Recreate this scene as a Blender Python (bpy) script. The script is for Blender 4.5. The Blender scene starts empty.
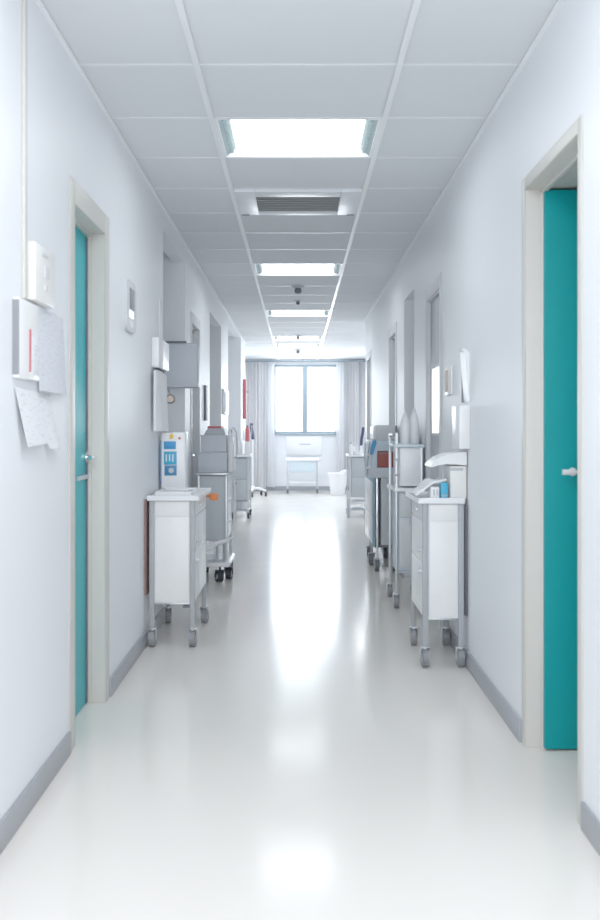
import bpy, bmesh, math, random
from mathutils import Vector, Matrix
random.seed(7)
scene = bpy.context.scene
COL = scene.collection
EYE = 1.27          # camera height; corridor runs along +Y, camera at the origin
CEIL = 2.75
WL, WR = -0.90, 0.91
FAR = 21.0

# ------------------------------------------------------------------ materials
def mat(name, col, rough=0.5, metal=0.0, nscale=30.0, namt=0.03, coat=0.0, emit=None, estr=0.0, trans=0.0, bump=0.0, spec=None):
    m = bpy.data.materials.new(name); m.use_nodes = True
    nt = m.node_tree; b = nt.nodes['Principled BSDF']
    tc = nt.nodes.new('ShaderNodeTexCoord')
    nz = nt.nodes.new('ShaderNodeTexNoise'); nz.inputs['Scale'].default_value = nscale; nz.inputs['Detail'].default_value = 3
    nt.links.new(tc.outputs['Object'], nz.inputs['Vector'])
    mx = nt.nodes.new('ShaderNodeMix'); mx.data_type = 'RGBA'
    mx.inputs[6].default_value = (*[max(0, c*(1-namt)) for c in col], 1)
    mx.inputs[7].default_value = (*[min(1, c*(1+namt)) for c in col], 1)
    nt.links.new(nz.outputs['Fac'], mx.inputs[0]); nt.links.new(mx.outputs[2], b.inputs['Base Color'])
    b.inputs['Roughness'].default_value = rough; b.inputs['Metallic'].default_value = metal
    b.inputs['Coat Weight'].default_value = coat; b.inputs['Coat Roughness'].default_value = 0.08
    if spec is not None: b.inputs['Specular IOR Level'].default_value = spec
    if emit is not None:
        b.inputs['Emission Color'].default_value = (*emit, 1); b.inputs['Emission Strength'].default_value = estr
    if trans: b.inputs['Transmission Weight'].default_value = trans
    if bump:
        bp = nt.nodes.new('ShaderNodeBump'); bp.inputs['Strength'].default_value = bump; bp.inputs['Distance'].default_value = 0.002
        nt.links.new(nz.outputs['Fac'], bp.inputs['Height']); nt.links.new(bp.outputs['Normal'], b.inputs['Normal'])
    return m

def paper_mat(name, col, ink, scale, thr=0.62):
    m = mat(name, col, 0.75, namt=0.02)
    nt = m.node_tree; b = nt.nodes['Principled BSDF']
    tc = nt.nodes.new('ShaderNodeTexCoord')
    mp = nt.nodes.new('ShaderNodeMapping'); mp.inputs['Scale'].default_value = scale
    nz = nt.nodes.new('ShaderNodeTexNoise'); nz.inputs['Scale'].default_value = 1.0; nz.inputs['Detail'].default_value = 1
    cr = nt.nodes.new('ShaderNodeValToRGB'); cr.color_ramp.elements[0].position = thr-0.05; cr.color_ramp.elements[1].position = thr+0.05
    mx = nt.nodes.new('ShaderNodeMix'); mx.data_type = 'RGBA'
    old = b.inputs['Base Color'].links[0].from_socket
    nt.links.new(tc.outputs['Object'], mp.inputs['Vector']); nt.links.new(mp.outputs['Vector'], nz.inputs['Vector'])
    nt.links.new(nz.outputs['Fac'], cr.inputs['Fac']); nt.links.new(cr.outputs['Color'], mx.inputs[0])
    nt.links.new(old, mx.inputs[6]); mx.inputs[7].default_value = (*ink, 1)
    nt.links.new(mx.outputs[2], b.inputs['Base Color'])
    return m

def floor_mat():
    m = mat('vinyl_floor', (0.80, 0.765, 0.715), 0.25, nscale=1.6, namt=0.02, coat=0.0, spec=0.38)
    nt = m.node_tree; b = nt.nodes['Principled BSDF']
    b.inputs['Coat Roughness'].default_value = 0.05
    tc = nt.nodes.new('ShaderNodeTexCoord')
    nz = nt.nodes.new('ShaderNodeTexNoise'); nz.inputs['Scale'].default_value = 3.0; nz.inputs['Detail'].default_value = 4
    mr = nt.nodes.new('ShaderNodeMapRange'); mr.inputs['To Min'].default_value = 0.11; mr.inputs['To Max'].default_value = 0.17
    nt.links.new(tc.outputs['Object'], nz.inputs['Vector']); nt.links.new(nz.outputs['Fac'], mr.inputs['Value'])
    nt.links.new(mr.outputs['Result'], b.inputs['Roughness'])
    return m

def sheer_mat(name, col, mix):
    m = bpy.data.materials.new(name); m.use_nodes = True; nt = m.node_tree
    out = nt.nodes['Material Output']; b = nt.nodes['Principled BSDF']
    b.inputs['Roughness'].default_value = 0.9
    wv = nt.nodes.new('ShaderNodeTexNoise'); wv.inputs['Scale'].default_value = 60
    mx = nt.nodes.new('ShaderNodeMix'); mx.data_type = 'RGBA'
    mx.inputs[6].default_value = (*[c*0.96 for c in col], 1); mx.inputs[7].default_value = (*col, 1)
    nt.links.new(wv.outputs['Fac'], mx.inputs[0]); nt.links.new(mx.outputs[2], b.inputs['Base Color'])
    tr = nt.nodes.new('ShaderNodeBsdfTranslucent'); tr.inputs['Color'].default_value = (*col, 1)
    ms = nt.nodes.new('ShaderNodeMixShader'); ms.inputs[0].default_value = mix
    nt.links.new(b.outputs[0], ms.inputs[1]); nt.links.new(tr.outputs[0], ms.inputs[2]); nt.links.new(ms.outputs[0], out.inputs['Surface'])
    return m

def glass_mat(name):
    m = bpy.data.materials.new(name); m.use_nodes = True; nt = m.node_tree
    out = nt.nodes['Material Output']; nt.nodes.remove(nt.nodes['Principled BSDF'])
    tr = nt.nodes.new('ShaderNodeBsdfTransparent'); tr.inputs['Color'].default_value = (0.97, 0.985, 1, 1)
    gl = nt.nodes.new('ShaderNodeBsdfGlossy'); gl.inputs['Roughness'].default_value = 0.03
    fr = nt.nodes.new('ShaderNodeFresnel'); fr.inputs['IOR'].default_value = 1.45
    ms = nt.nodes.new('ShaderNodeMixShader')
    nt.links.new(fr.outputs[0], ms.inputs[0]); nt.links.new(tr.outputs[0], ms.inputs[1]); nt.links.new(gl.outputs[0], ms.inputs[2])
    nt.links.new(ms.outputs[0], out.inputs['Surface'])
    return m

def diffuser_mat(strength):
    m = bpy.data.materials.new('light_diffuser'); m.use_nodes = True; nt = m.node_tree
    b = nt.nodes['Principled BSDF']; b.inputs['Base Color'].default_value = (0.9, 0.93, 0.95, 1)
    tc = nt.nodes.new('ShaderNodeTexCoord')
    mp = nt.nodes.new('ShaderNodeMapping'); mp.inputs['Scale'].default_value = (14, 1.2, 1)
    nz = nt.nodes.new('ShaderNodeTexNoise'); nz.inputs['Scale'].default_value = 1.0; nz.inputs['Detail'].default_value = 2
    mr = nt.nodes.new('ShaderNodeMapRange'); mr.inputs['To Min'].default_value = strength*0.8; mr.inputs['To Max'].default_value = strength*1.2
    nt.links.new(tc.outputs['Object'], mp.inputs['Vector']); nt.links.new(mp.outputs['Vector'], nz.inputs['Vector'])
    nt.links.new(nz.outputs['Fac'], mr.inputs['Value']); nt.links.new(mr.outputs['Result'], b.inputs['Emission Strength'])
    b.inputs['Emission Color'].default_value = (0.90, 0.965, 1.0, 1)
    return m

M = dict(
    post=mat('grey_post_paint', (0.36, 0.38, 0.41), 0.4),
    wall=mat('wall_paint', (0.83, 0.85, 0.885), 0.45, nscale=2.0, namt=0.015),
    tile=mat('ceiling_tile', (0.75, 0.775, 0.80), 0.9, nscale=220, namt=0.05, bump=0.15),
    grid=mat('ceiling_grid_paint', (0.80, 0.83, 0.86), 0.4),
    gridwhite=mat('bright_grid_paint', (0.92, 0.94, 0.96), 0.3),
    base=mat('baseboard_vinyl', (0.33, 0.345, 0.38), 0.4),
    frame=mat('door_frame_paint', (0.62, 0.605, 0.56), 0.45),
    framewhite=mat('pale_frame_paint', (0.66, 0.68, 0.70), 0.45),
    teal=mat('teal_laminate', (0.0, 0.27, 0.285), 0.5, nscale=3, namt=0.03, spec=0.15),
    teal2=mat('bright_teal_laminate', (0.005, 0.42, 0.47), 0.4, nscale=3, namt=0.03, spec=0.25),
    seal=mat('dark_door_seal', (0.10, 0.12, 0.15), 0.6),
    greydoor=mat('grey_door_laminate', (0.47, 0.50, 0.54), 0.4),
    white=mat('white_laminate', (0.86, 0.86, 0.86), 0.35),
    whitep=mat('white_plastic', (0.88, 0.89, 0.91), 0.3, coat=0.2),
    cream=mat('cream_plastic', (0.82, 0.81, 0.78), 0.4),
    alu=mat('brushed_aluminium', (0.62, 0.65, 0.68), 0.35, 0.75, nscale=80),
    chrome=mat('chrome_steel', (0.8, 0.82, 0.84), 0.15, 1.0),
    greyp=mat('grey_plastic', (0.47, 0.50, 0.54), 0.45),
    bluegrey=mat('blue_grey_panel', (0.60, 0.65, 0.71), 0.45),
    sage=mat('grey_green_panel', (0.55, 0.60, 0.63), 0.45),
    paleblue=mat('pale_blue_panel', (0.62, 0.73, 0.80), 0.4),
    dark=mat('dark_rubber', (0.025, 0.03, 0.04), 0.5),
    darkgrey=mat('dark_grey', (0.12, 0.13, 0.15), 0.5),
    rubber=mat('grey_rubber', (0.22, 0.23, 0.25), 0.5),
    blue=mat('bright_blue', (0.02, 0.26, 0.60), 0.4),
    midblue=mat('mid_blue', (0.03, 0.20, 0.42), 0.4),
    cyan=mat('cyan_blue', (0.03, 0.38, 0.62), 0.4),
    navy=mat('navy_plastic', (0.02, 0.03, 0.10), 0.35),
    steelblue=mat('steel_blue', (0.25, 0.42, 0.52), 0.4),
    red=mat('red_plastic', (0.58, 0.10, 0.12), 0.4),
    brick=mat('brick_red_plastic', (0.33, 0.05, 0.035), 0.45),
    orange=mat('orange_plastic', (0.78, 0.20, 0.04), 0.45),
    yellow=mat('yellow_sticker', (0.85, 0.52, 0.02), 0.5),
    tan=mat('tan_card', (0.68, 0.52, 0.42), 0.6),
    brown=mat('red_brown', (0.28, 0.14, 0.12), 0.5),
    towel=mat('white_cotton', (0.86, 0.87, 0.89), 0.9, nscale=120, namt=0.04, bump=0.3),
    paper=paper_mat('printed_paper', (0.80, 0.81, 0.84), (0.66, 0.68, 0.73), (18, 18, 130)),
    paperblue=paper_mat('pale_form', (0.69, 0.71, 0.77), (0.60, 0.62, 0.69), (24, 24, 140), 0.60),
    curtain=sheer_mat('curtain_fabric', (0.80, 0.80, 0.82), 0.25),
    sheer=sheer_mat('sheer_fabric', (0.93, 0.94, 0.96), 0.45),
    glass=glass_mat('window_glass'),
    winframe=mat('window_aluminium', (0.27, 0.35, 0.41), 0.4, 0.2),
    lit=mat('glowing_glass', (0.9, 0.94, 0.97), 0.2, emit=(0.93, 0.97, 1), estr=1.1),
    diff=diffuser_mat(4.0),
    louvre=mat('louvre_metal', (0.22, 0.29, 0.30), 0.5, 0.0),
    grille=mat('vent_grille', (0.42, 0.43, 0.44), 0.5),
    floor=floor_mat(),
)

# ------------------------------------------------------------------ mesh builder
class MB:
    def __init__(s): s.bm = bmesh.new(); s.mi = 0
    def _mark(s, geom):
        for f in geom: f.material_index = s.mi
    def box(s, x0, x1, y0, y1, z0, z1, bev=0.0, seg=2, rot=None):
        before = set(s.bm.faces)
        mtx = Matrix.Translation(((x0+x1)/2, (y0+y1)/2, (z0+z1)/2))
        if rot: mtx = mtx @ rot
        mtx = mtx @ Matrix.Diagonal((abs(x1-x0), abs(y1-y0), abs(z1-z0), 1))
        r = bmesh.ops.create_cube(s.bm, size=1, matrix=mtx)
        if bev:
            es = list({e for v in r['verts'] for e in v.link_edges})
            bmesh.ops.bevel(s.bm, geom=es, offset=bev, segments=seg, affect='EDGES', profile=0.5)
        s._mark(set(s.bm.faces)-before); return s
    def cyl(s, p0, p1, r0, r1=None, n=16):
        r1 = r0 if r1 is None else r1
        before = set(s.bm.faces)
        p0, p1 = Vector(p0), Vector(p1); d = p1-p0
        q = d.to_track_quat('Z', 'Y').to_matrix().to_4x4()
        bmesh.ops.create_cone(s.bm, cap_ends=True, segments=n, radius1=r0, radius2=r1, depth=d.length,
                              matrix=Matrix.Translation((p0+p1)/2) @ q)
        s._mark(set(s.bm.faces)-before); return s
    def tube(s, pts, r, n=10):
        before = set(s.bm.faces)
        pts = [Vector(p) for p in pts]; rings = []
        for i, p in enumerate(pts):
            t = (pts[min(i+1, len(pts)-1)]-pts[max(i-1, 0)]).normalized()
            q = t.to_track_quat('Z', 'Y')
            rings.append([s.bm.verts.new(p + q @ Vector((r*math.cos(2*math.pi*k/n), r*math.sin(2*math.pi*k/n), 0))) for k in range(n)])
        for a, b in zip(rings, rings[1:]):
            # align ring starts to avoid twists
            off = min(range(n), key=lambda o: (a[0].co-b[o].co).length)
            for k in range(n):
                s.bm.faces.new((a[k], a[(k+1) % n], b[(k+1+off) % n], b[(k+off) % n]))
            b[:] = b[off:]+b[:off]
        s.bm.faces.new(rings[0][::-1]); s.bm.faces.new(rings[-1])
        s._mark(set(s.bm.faces)-before); return s
    def lathe(s, c, prof, n=20, sx=1.0, sy=1.0):
        before = set(s.bm.faces); cx, cy, cz = c; rings = []
        for r, z in prof:
            rings.append([s.bm.verts.new((cx+sx*r*math.cos(2*math.pi*k/n), cy+sy*r*math.sin(2*math.pi*k/n), cz+z)) for k in range(n)])
        for a, b in zip(rings, rings[1:]):
            for k in range(n): s.bm.faces.new((a[k], a[(k+1) % n], b[(k+1) % n], b[k]))
        s.bm.faces.new(rings[0][::-1]); s.bm.faces.new(rings[-1])
        s._mark(set(s.bm.faces)-before); return s
    def prism(s, poly, axis, a0, a1):
        """polygon extruded along an axis; poly in the two other axes (in x,y,z order)"""
        before = set(s.bm.faces)
        def mk(p, a):
            v = {0: (a, p[0], p[1]), 1: (p[0], a, p[1]), 2: (p[0], p[1], a)}[axis]
            return s.bm.verts.new(v)
        A = [mk(p, a0) for p in poly]; B = [mk(p, a1) for p in poly]; n = len(poly)
        s.bm.faces.new(A); s.bm.faces.new(B[::-1])
        for k in range(n): s.bm.faces.new((A[k], B[k], B[(k+1) % n], A[(k+1) % n]))
        s._mark(set(s.bm.faces)-before); return s
    def sheet(s, fn, nu, nv, thick=None):
        before = set(s.bm.faces)
        g = [[s.bm.verts.new(fn(i/nu, j/nv)) for j in range(nv+1)] for i in range(nu+1)]
        fs = [s.bm.faces.new((g[i][j], g[i+1][j], g[i+1][j+1], g[i][j+1])) for i in range(nu) for j in range(nv)]
        if thick:
            bmesh.ops.recalc_face_normals(s.bm, faces=fs)
            bmesh.ops.solidify(s.bm, geom=fs, thickness=thick)
        s._mark(set(s.bm.faces)-before); return s
    def torus(s, c, R, r, axis='x', n=24, k=8):
        before = set(s.bm.faces); c = Vector(c); g = []
        for i in range(n):
            a = 2*math.pi*i/n; row = []
            for j in range(k):
                b = 2*math.pi*j/k; rad = R+r*math.cos(b); h = r*math.sin(b)
                v = {'x': (h, rad*math.cos(a), rad*math.sin(a)), 'y': (rad*math.cos(a), h, rad*math.sin(a)), 'z': (rad*math.cos(a), rad*math.sin(a), h)}[axis]
                row.append(s.bm.verts.new(c+Vector(v)))
            g.append(row)
        for i in range(n):
            for j in range(k): s.bm.faces.new((g[i][j], g[(i+1) % n][j], g[(i+1) % n][(j+1) % k], g[i][(j+1) % k]))
        s._mark(set(s.bm.faces)-before); return s
    def build(s, name, mats, parent=None, loc=None, smooth=35):
        bmesh.ops.recalc_face_normals(s.bm, faces=s.bm.faces[:])
        off = Vector((0, 0, 0)); p = parent
        while p: off += p.location; p = p.parent
        if parent is None:
            if loc is None:
                xs = [v.co for v in s.bm.verts]
                loc = ((min(v.x for v in xs)+max(v.x for v in xs))/2, (min(v.y for v in xs)+max(v.y for v in xs))/2, min(v.z for v in xs))
            off = Vector(loc)
        for v in s.bm.verts: v.co -= off
        me = bpy.data.meshes.new(name); s.bm.to_mesh(me); s.bm.free()
        if not isinstance(mats, (list, tuple)): mats = [mats]
        for m in mats: me.materials.append(m)
        for f in me.polygons: f.use_smooth = True
        me.set_sharp_from_angle(angle=math.radians(smooth))
        o = bpy.data.objects.new(name, me); COL.objects.link(o)
        if parent: o.parent = parent
        else: o.location = off
        return o

def box(name, m, parent, x0, x1, y0, y1, z0, z1, bev=0.0):
    return MB().box(x0, x1, y0, y1, z0, z1, bev).build(name, m, parent)
def empty(name, loc):
    o = bpy.data.objects.new(name, None); o.location = loc; o.empty_display_size = 0.1; COL.objects.link(o); return o
def tag(o, label, cat, group=None):
    o['label'] = label; o['category'] = cat
    if group: o['group'] = group
    return o
def thing(name, loc, label, cat, group=None): return tag(empty(name, loc), label, cat, group)
def struct(o): o['kind'] = 'structure'; return o
def copy_tree(o, parent=None):
    c = o.copy(); COL.objects.link(c)
    if parent: c.parent = parent
    for ch in list(o.children): copy_tree(ch, c)
    return c

# ------------------------------------------------------------------ the shell
struct(box('floor', M['floor'], None, -1.7, 2.9, -3.2, FAR+0.2, -0.1, 0.0))

T = 0.2
def wall_run(mb, x, out, y0, y1, openings=(), z1=2.93):
    """wall in the plane x, thickness outwards, with door openings (ya, yb, head)"""
    xa, xb = sorted((x, x+out*T)); y = y0
    for a, b, h in openings:
        mb.box(xa, xb, y, a, 0, z1); mb.box(xa, xb, a, b, h, z1); y = b
    mb.box(xa, xb, y, y1, 0, z1)
def recess(mb, x, out, depth, y0, y1, head, z1=2.93):
    xa, xb = sorted((x+out*depth, x+out*(depth+0.1)))
    mb.box(xa, xb, y0-0.1, y1+0.1, 0, z1)
    xa, xb = sorted((x+out*T, x+out*depth)) if depth > T else (0, 0)
    if depth > T:
        mb.box(xa, xb, y0-0.1, y0, 0, z1); mb.box(xa, xb, y1, y1+0.1, 0, z1)
    xa, xb = sorted((x, x+out*0.1)); mb.box(xa, xb, y0, y1, head, z1)

HEAD = 2.20
L1 = (4.00, 4.67, HEAD); L2 = (8.45, 9.12, HEAD)
R1 = (3.22, 4.02, 2.25); R2 = (6.40, 7.06, HEAD); R3 = (9.30, 9.95, HEAD); R4 = (12.45, 13.15, HEAD)
wl = MB()
wall_run(wl, WL, -1, -3.2, 6.67, [L1]); recess(wl, WL, -1, 0.27, 6.67, 7.96, 2.60)
wall_run(wl, WL, -1, 7.96, 10.2, [L2]); recess(wl, WL, -1, 0.27, 10.2, 11.7, 2.48)
wall_run(wl, WL, -1, 11.7, 12.86); recess(wl, WL, -1, 0.27, 12.86, 15.8, 2.72)
wall_run(wl, WL, -1, 15.8, 17.0)
wl.box(-1.5, -1.1, 16.9, 17.0, 0, 2.93); wl.box(-1.6, -1.5, 16.9, FAR+0.1, 0, 2.93)
struct(wl.build('wall_left', M['wall']))
wr = MB()
wall_run(wr, WR, 1, -3.2, 7.83, [R1, R2]); recess(wr, WR, 1, 0.27, 7.83, 8.57, 2.38)
wall_run(wr, WR, 1, 8.57, 13.45, [R3, R4])
wr.box(1.11, 1.5, 13.35, 13.45, 0, 2.93); wr.box(1.5, 1.6, 13.35, FAR+0.1, 0, 2.93)
struct(wr.build('wall_right', M['wall']))
# side room behind the open door on the right
sr = MB(); sr.box(2.7, 2.8, 2.4, 5.3, 0, 2.75); sr.box(1.11, 2.7, 2.4, 2.5, 0, 2.75); sr.box(1.11, 2.7, 5.2, 5.3, 0, 2.75); sr.box(1.11, 2.8, 2.4, 5.3, 2.6, 2.75)
struct(sr.build('wall_side_room', M['greyp']))
WX0, WX1, WZ0, WZ1 = -0.50, 0.82, 1.20, 2.64
wf = MB()
wf.box(-1.6, WX0, FAR, FAR+0.2, 0, 2.93); wf.box(WX1, 1.6, FAR, FAR+0.2, 0, 2.93)
wf.box(WX0, WX1, FAR, FAR+0.2, 0, WZ0); wf.box(WX0, WX1, FAR, FAR+0.2, WZ1, 2.93)
struct(wf.build('wall_far', M['wall']))
struct(box('wall_back', M['wall'], None, -1.1, 1.1, -3.3, -3.2, 0, 2.93))

# ceiling: tiles, leaving the cells of lights and the air unit open, slab above
ROW0, ROW = 4.05, 0.69
rowy = lambda k: ROW0+ROW*k
LIGHTS = [1, 7, 12, 17, 19, 23]; VENT = 3
CX = 0.41
c = MB()
cols = [(-1.62, WL), (WL, -CX), (-CX, CX), (CX, WR), (WR, 1.62)]
for k in range(-11, 25):
    ya, yb = max(rowy(k), -3.2), min(rowy(k+1), FAR+0.1)
    if yb <= ya: continue
    for i, (xa, xb) in enumerate(cols):
        if i == 2 and (k in LIGHTS or k == VENT): continue
        if i in (0, 4) and rowy(k) < 6: continue
        c.box(xa, xb, ya, yb, CEIL, CEIL+0.02)
c.box(-1.7, 1.7, -3.3, FAR+0.2, 2.93, 3.0)
struct(c.build('ceiling', M['tile']))
g = MB()
for k in range(-1, 25):
    y = rowy(k); g.box(WL+0.001, WR-0.001, y-0.011, y+0.011, CEIL-0.004, CEIL-0.0005)
struct(g.build('trim_1', M['grid']))
g = MB()
for x in (-CX, CX): g.box(x-0.013, x+0.013, -3.2, FAR, CEIL-0.008, CEIL-0.0045)
struct(g.build('trim_2', M['gridwhite']))
g = MB()
g.box(WL, WL+0.018, -3.2, 17.0, CEIL-0.012, CEIL-0.0045); g.box(WR-0.018, WR, -3.2, 13.45, CEIL-0.012, CEIL-0.0045)
struct(g.build('trim_3', M['gridwhite']))
# vertical trunking on the left wall
struct(box('trim_4', M['frame'], None, WL, WL+0.012, 3.255, 3.285, 1.70, CEIL-0.013, 0.003))

# baseboards
def baseboard(name, x, inn, runs):
    b = MB()
    for a, c_ in runs:
        xa, xb = sorted((x, x+inn*0.012)); b.box(xa, xb, a, c_, 0, 0.09, 0.003)
    return struct(b.build(name, M['base']))
baseboard('baseboard_left', WL, 1, [(-3.2, 3.92), (4.75, 6.67), (7.96, 8.37), (9.2, 10.2), (11.7, 12.86), (15.8, 17)])
baseboard('baseboard_right', WR, -1, [(-3.2, 3.18), (4.06, 6.33), (7.13, 7.83), (8.57, 9.23), (10.02, 12.38), (13.22, 13.45)])
struct(box('baseboard_far', M['base'], None, -1.5, 1.5, FAR-0.012, FAR, 0, 0.09))

# ------------------------------------------------------------------ doors
def door(n, x, out, op, cas, leafmat, fm, reveal=0.08, handle=True, pane=False):
    """casing, jambs and a leaf standing `reveal` behind the wall face"""
    a, b, h = op
    r = struct(empty('door_%d' % n, (x, (a+b)/2, 0)))
    e = -out
    f = MB()
    def bx(xa, xb, *k):
        xa, xb = sorted((xa, xb)); f.box(xa, xb, *k, 0.003)
    px = x+e*0.005; 
    bx(x, px, a-cas, a+0.02, 0, h+cas); bx(x, px, b-0.02, b+cas, 0, h+cas); bx(x, px, a+0.02, b-0.02, h-0.02, h+cas)
    bx(x-e*0.0, x+out*T, a, a+0.02, 0, h); bx(x, x+out*T, b-0.02, b, 0, h); bx(x, x+out*T, a, b, h-0.02, h)
    # stop rebate
    sx = x+out*(reveal-0.022)
    bx(sx, x+out*reveal, b-0.035, b-0.02, 0, h-0.02); bx(sx, x+out*reveal, a+0.02, a+0.035, 0, h-0.02); bx(sx, x+out*reveal, a, b, h-0.035, h-0.02)
    f.build('door_frame', fm, r)
    return r
def closed_leaf(r, x, out, op, lm, reveal=0.08):
    a, b, h = op; xa, xb = sorted((x+out*reveal, x+out*(reveal+0.04)))
    return box('door_leaf', lm, r, xa, xb, a+0.021, b-0.021, 0.006, h-0.021, 0.002)
def lever(r, x, out, y, dy, z):
    e = -out
    l = MB(); l.cyl((x, y, z), (x+e*0.008, y, z), 0.026); l.cyl((x+e*0.006, y, z), (x+e*0.05, y, z), 0.009)
    l.tube([(x+e*0.046, y, z), (x+e*0.05, y+dy*0.3, z), (x+e*0.05, y+dy, z)], 0.010)
    return l.build('door_handle', M['chrome'], r)

d1 = door(1, WL, -1, L1, 0.075, None, M['frame'])
lf = closed_leaf(d1, WL, -1, L1, M['teal2'])
sx = WL-0.08
lever(lf, sx, -1, 4.60, -0.13, 1.145)
lk = MB(); lk.box(sx, sx+0.012, 4.42, 4.645, 1.045, 1.065, 0.004); lk.build('lock_plate', M['greyp'], lf)
sl = MB(); sl.box(sx+0.0005, sx+0.006, 4.612, 4.634, 0.01, HEAD-0.04); sl.build('edge_seal', M['seal'], lf)

d2 = door(2, WR, 1, R1, 0.03, None, M['frame'])
# leaf swung open into the side room, hinged on the far jamb
a, b, h = R1
lf = MB(); lf.box(WR+0.068, WR+0.80, 4.0-0.045, 4.0-0.003, 0.008, h-0.03, 0.002)
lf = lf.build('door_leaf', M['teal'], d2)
ly = 4.0-0.045
l = MB(); l.cyl((1.085, ly, 1.105), (1.085, ly-0.008, 1.105), 0.016); l.cyl((1.085, ly-0.006, 1.105), (1.085, ly-0.045, 1.105), 0.009)
l.tube([(1.085, ly-0.042, 1.105), (1.06, ly-0.045, 1.105), (1.035, ly-0.045, 1.105)], 0.011); l.build('door_handle', M['whitep'], lf)

d3 = door(3, WL, -1, L2, 0.07, None, M['framewhite'], reveal=0.06); lf = closed_leaf(d3, WL, -1, L2, M['greydoor'], 0.06)
lever(lf, WL-0.06, -1, 8.55, 0.12, 1.05)
d4 = door(4, WR, 1, R2, 0.07, None, M['framewhite'], reveal=0.025); lf = closed_leaf(d4, WR, 1, R2, M['greydoor'], 0.025)
pn = MB(); pn.box(WR+0.021, WR+0.027, 6.52, 6.93, 1.25, 1.69, 0.002); pn.build('glowing_pane', M['lit'], lf)  # pane glows by itself, in place of daylight from the room behind
pn = MB()
for ya, yb, za, zb in ((6.50, 6.52, 1.23, 1.71), (6.93, 6.95, 1.23, 1.71), (6.52, 6.93, 1.23, 1.25), (6.52, 6.93, 1.69, 1.71)): pn.box(WR+0.018, WR+0.026, ya, yb, za, zb)
pn.build('pane_frame', M['framewhite'], lf)
lever(lf, WR+0.025, 1, 6.50, 0.11, 1.05)
d5 = door(5, WR, 1, R3, 0.07, None, M['framewhite'], reveal=0.05); lf = closed_leaf(d5, WR, 1, R3, M['bluegrey'], 0.05); lever(lf, WR+0.05, 1, 9.40, 0.11, 1.05)
d6 = door(6, WR, 1, R4, 0.07, None, M['framewhite'], reveal=0.05); lf = closed_leaf(d6, WR, 1, R4, M['greydoor'], 0.05); lever(lf, WR+0.05, 1, 12.55, 0.11, 1.05)

# ------------------------------------------------------------------ window and curtains
w = struct(empty('window_1', ((WX0+WX1)/2, FAR, WZ0)))
f = MB(); fy0, fy1 = FAR+0.03, FAR+0.10
f.box(WX0, WX0+0.035, fy0, fy1, WZ0, WZ1); f.box(WX1-0.035, WX1, fy0, fy1, WZ0, WZ1)
f.box(WX0, WX1, fy0, fy1, WZ0, WZ0+0.04); f.box(WX0, WX1, fy0, fy1, WZ1-0.05, WZ1)
f.box(0.095, 0.195, fy0-0.02, fy1, WZ0, WZ1, 0.005)
f.build('window_frame', M['winframe'], w)
for xa, xb in ((WX0+0.035, 0.105), (0.185, WX1-0.035)):
    box('window_pane', M['glass'], w, xa, xb, FAR+0.06, FAR+0.066, WZ0+0.04, WZ1-0.05)
box('window_sill', M['winframe'], w, WX0-0.02, WX1+0.02, FAR-0.06, FAR+0.03, WZ0-0.03, WZ0, 0.004)

def curtain(name, x0, x1, y, z0, z1, folds, amp, m, label):
    def fn(u, v):
        return (x0+(x1-x0)*u+0.012*math.sin(folds*5.1*u), y+amp*(0.7+0.3*v)*math.sin(2*math.pi*folds*u+0.5*math.sin(7*u))+0.01*math.sin(9*v+u*5), z0+(z1-z0)*v)
    o = MB().sheet(fn, 120, 14, 0.004).build(name, m)
    return tag(o, label, 'curtain')
curtain('curtain', -1.06, -0.66, FAR-0.14, 0.06, 2.69, 6, 0.035, M['curtain'], 'long pale grey pleated curtain hanging left of the far window')
curtain('curtain', 0.97, 1.33, FAR-0.14, 0.10, 2.69, 6, 0.035, M['curtain'], 'long pale grey pleated curtain hanging right of the far window')
curtain('sheer_curtain', -0.64, -0.50, FAR-0.12, 0.08, 2.69, 3, 0.02, M['sheer'], 'thin white sheer curtain along the left edge of the window')
curtain('sheer_curtain', 0.80, 0.95, FAR-0.12, 0.12, 2.69, 3, 0.02, M['sheer'], 'thin white sheer curtain along the right edge of the window')
r = MB(); r.box(-1.25, 1.45, FAR-0.16, FAR-0.10, 2.69, 2.715)
for x in (-1.2, 0.1, 1.4): r.box(x-0.01, x+0.01, FAR-0.14, FAR-0.12, 2.71, 2.742)
struct(r.build('trim_5', M['winframe']))

# ------------------------------------------------------------------ ceiling things
def make_light(near):
    r = empty('ceiling_light', (0, 0, CEIL)); hw, hd = CX-0.014, ROW/2-0.014
    f = MB()
    for s in (-1, 1):
        f.box(s*hw-0.012, s*hw+0.012, -hd, hd, CEIL-0.003, CEIL+0.02) ; f.box(-hw, hw, s*hd-0.01, s*hd+0.01, CEIL-0.003, CEIL+0.06)
    f.build('light_frame', M['gridwhite'], r)
    ins = 0.066
    for s in (-1, 1):
        p = MB(); p.prism([(s*(hw-0.012), CEIL+0.001), (s*(hw-ins), CEIL+0.045), (s*(hw-ins-0.01), CEIL+0.055), (s*(hw+0.002), CEIL+0.055)], 1, -hd, hd)
        for k in range(14):
            y = -hd+0.03+k*(2*hd-0.06)/13
            p.box(s*(hw-0.034)-0.016, s*(hw-0.034)+0.016, y-0.002, y+0.002, CEIL+0.012, CEIL+0.034)
        p.build('side_louvre', M['louvre'], r)
    b = MB(); b.box(-(hw-ins), hw-ins, -hd+0.006, hd-0.006, CEIL+0.038, CEIL+0.046); b.build('diffuser', M['diff'], r)
    b = MB(); b.box(-hw, hw, -hd, hd, CEIL+0.06, CEIL+0.075); b.build('housing', M['gridwhite'], r)
    return r
proto = make_light(True)
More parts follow.
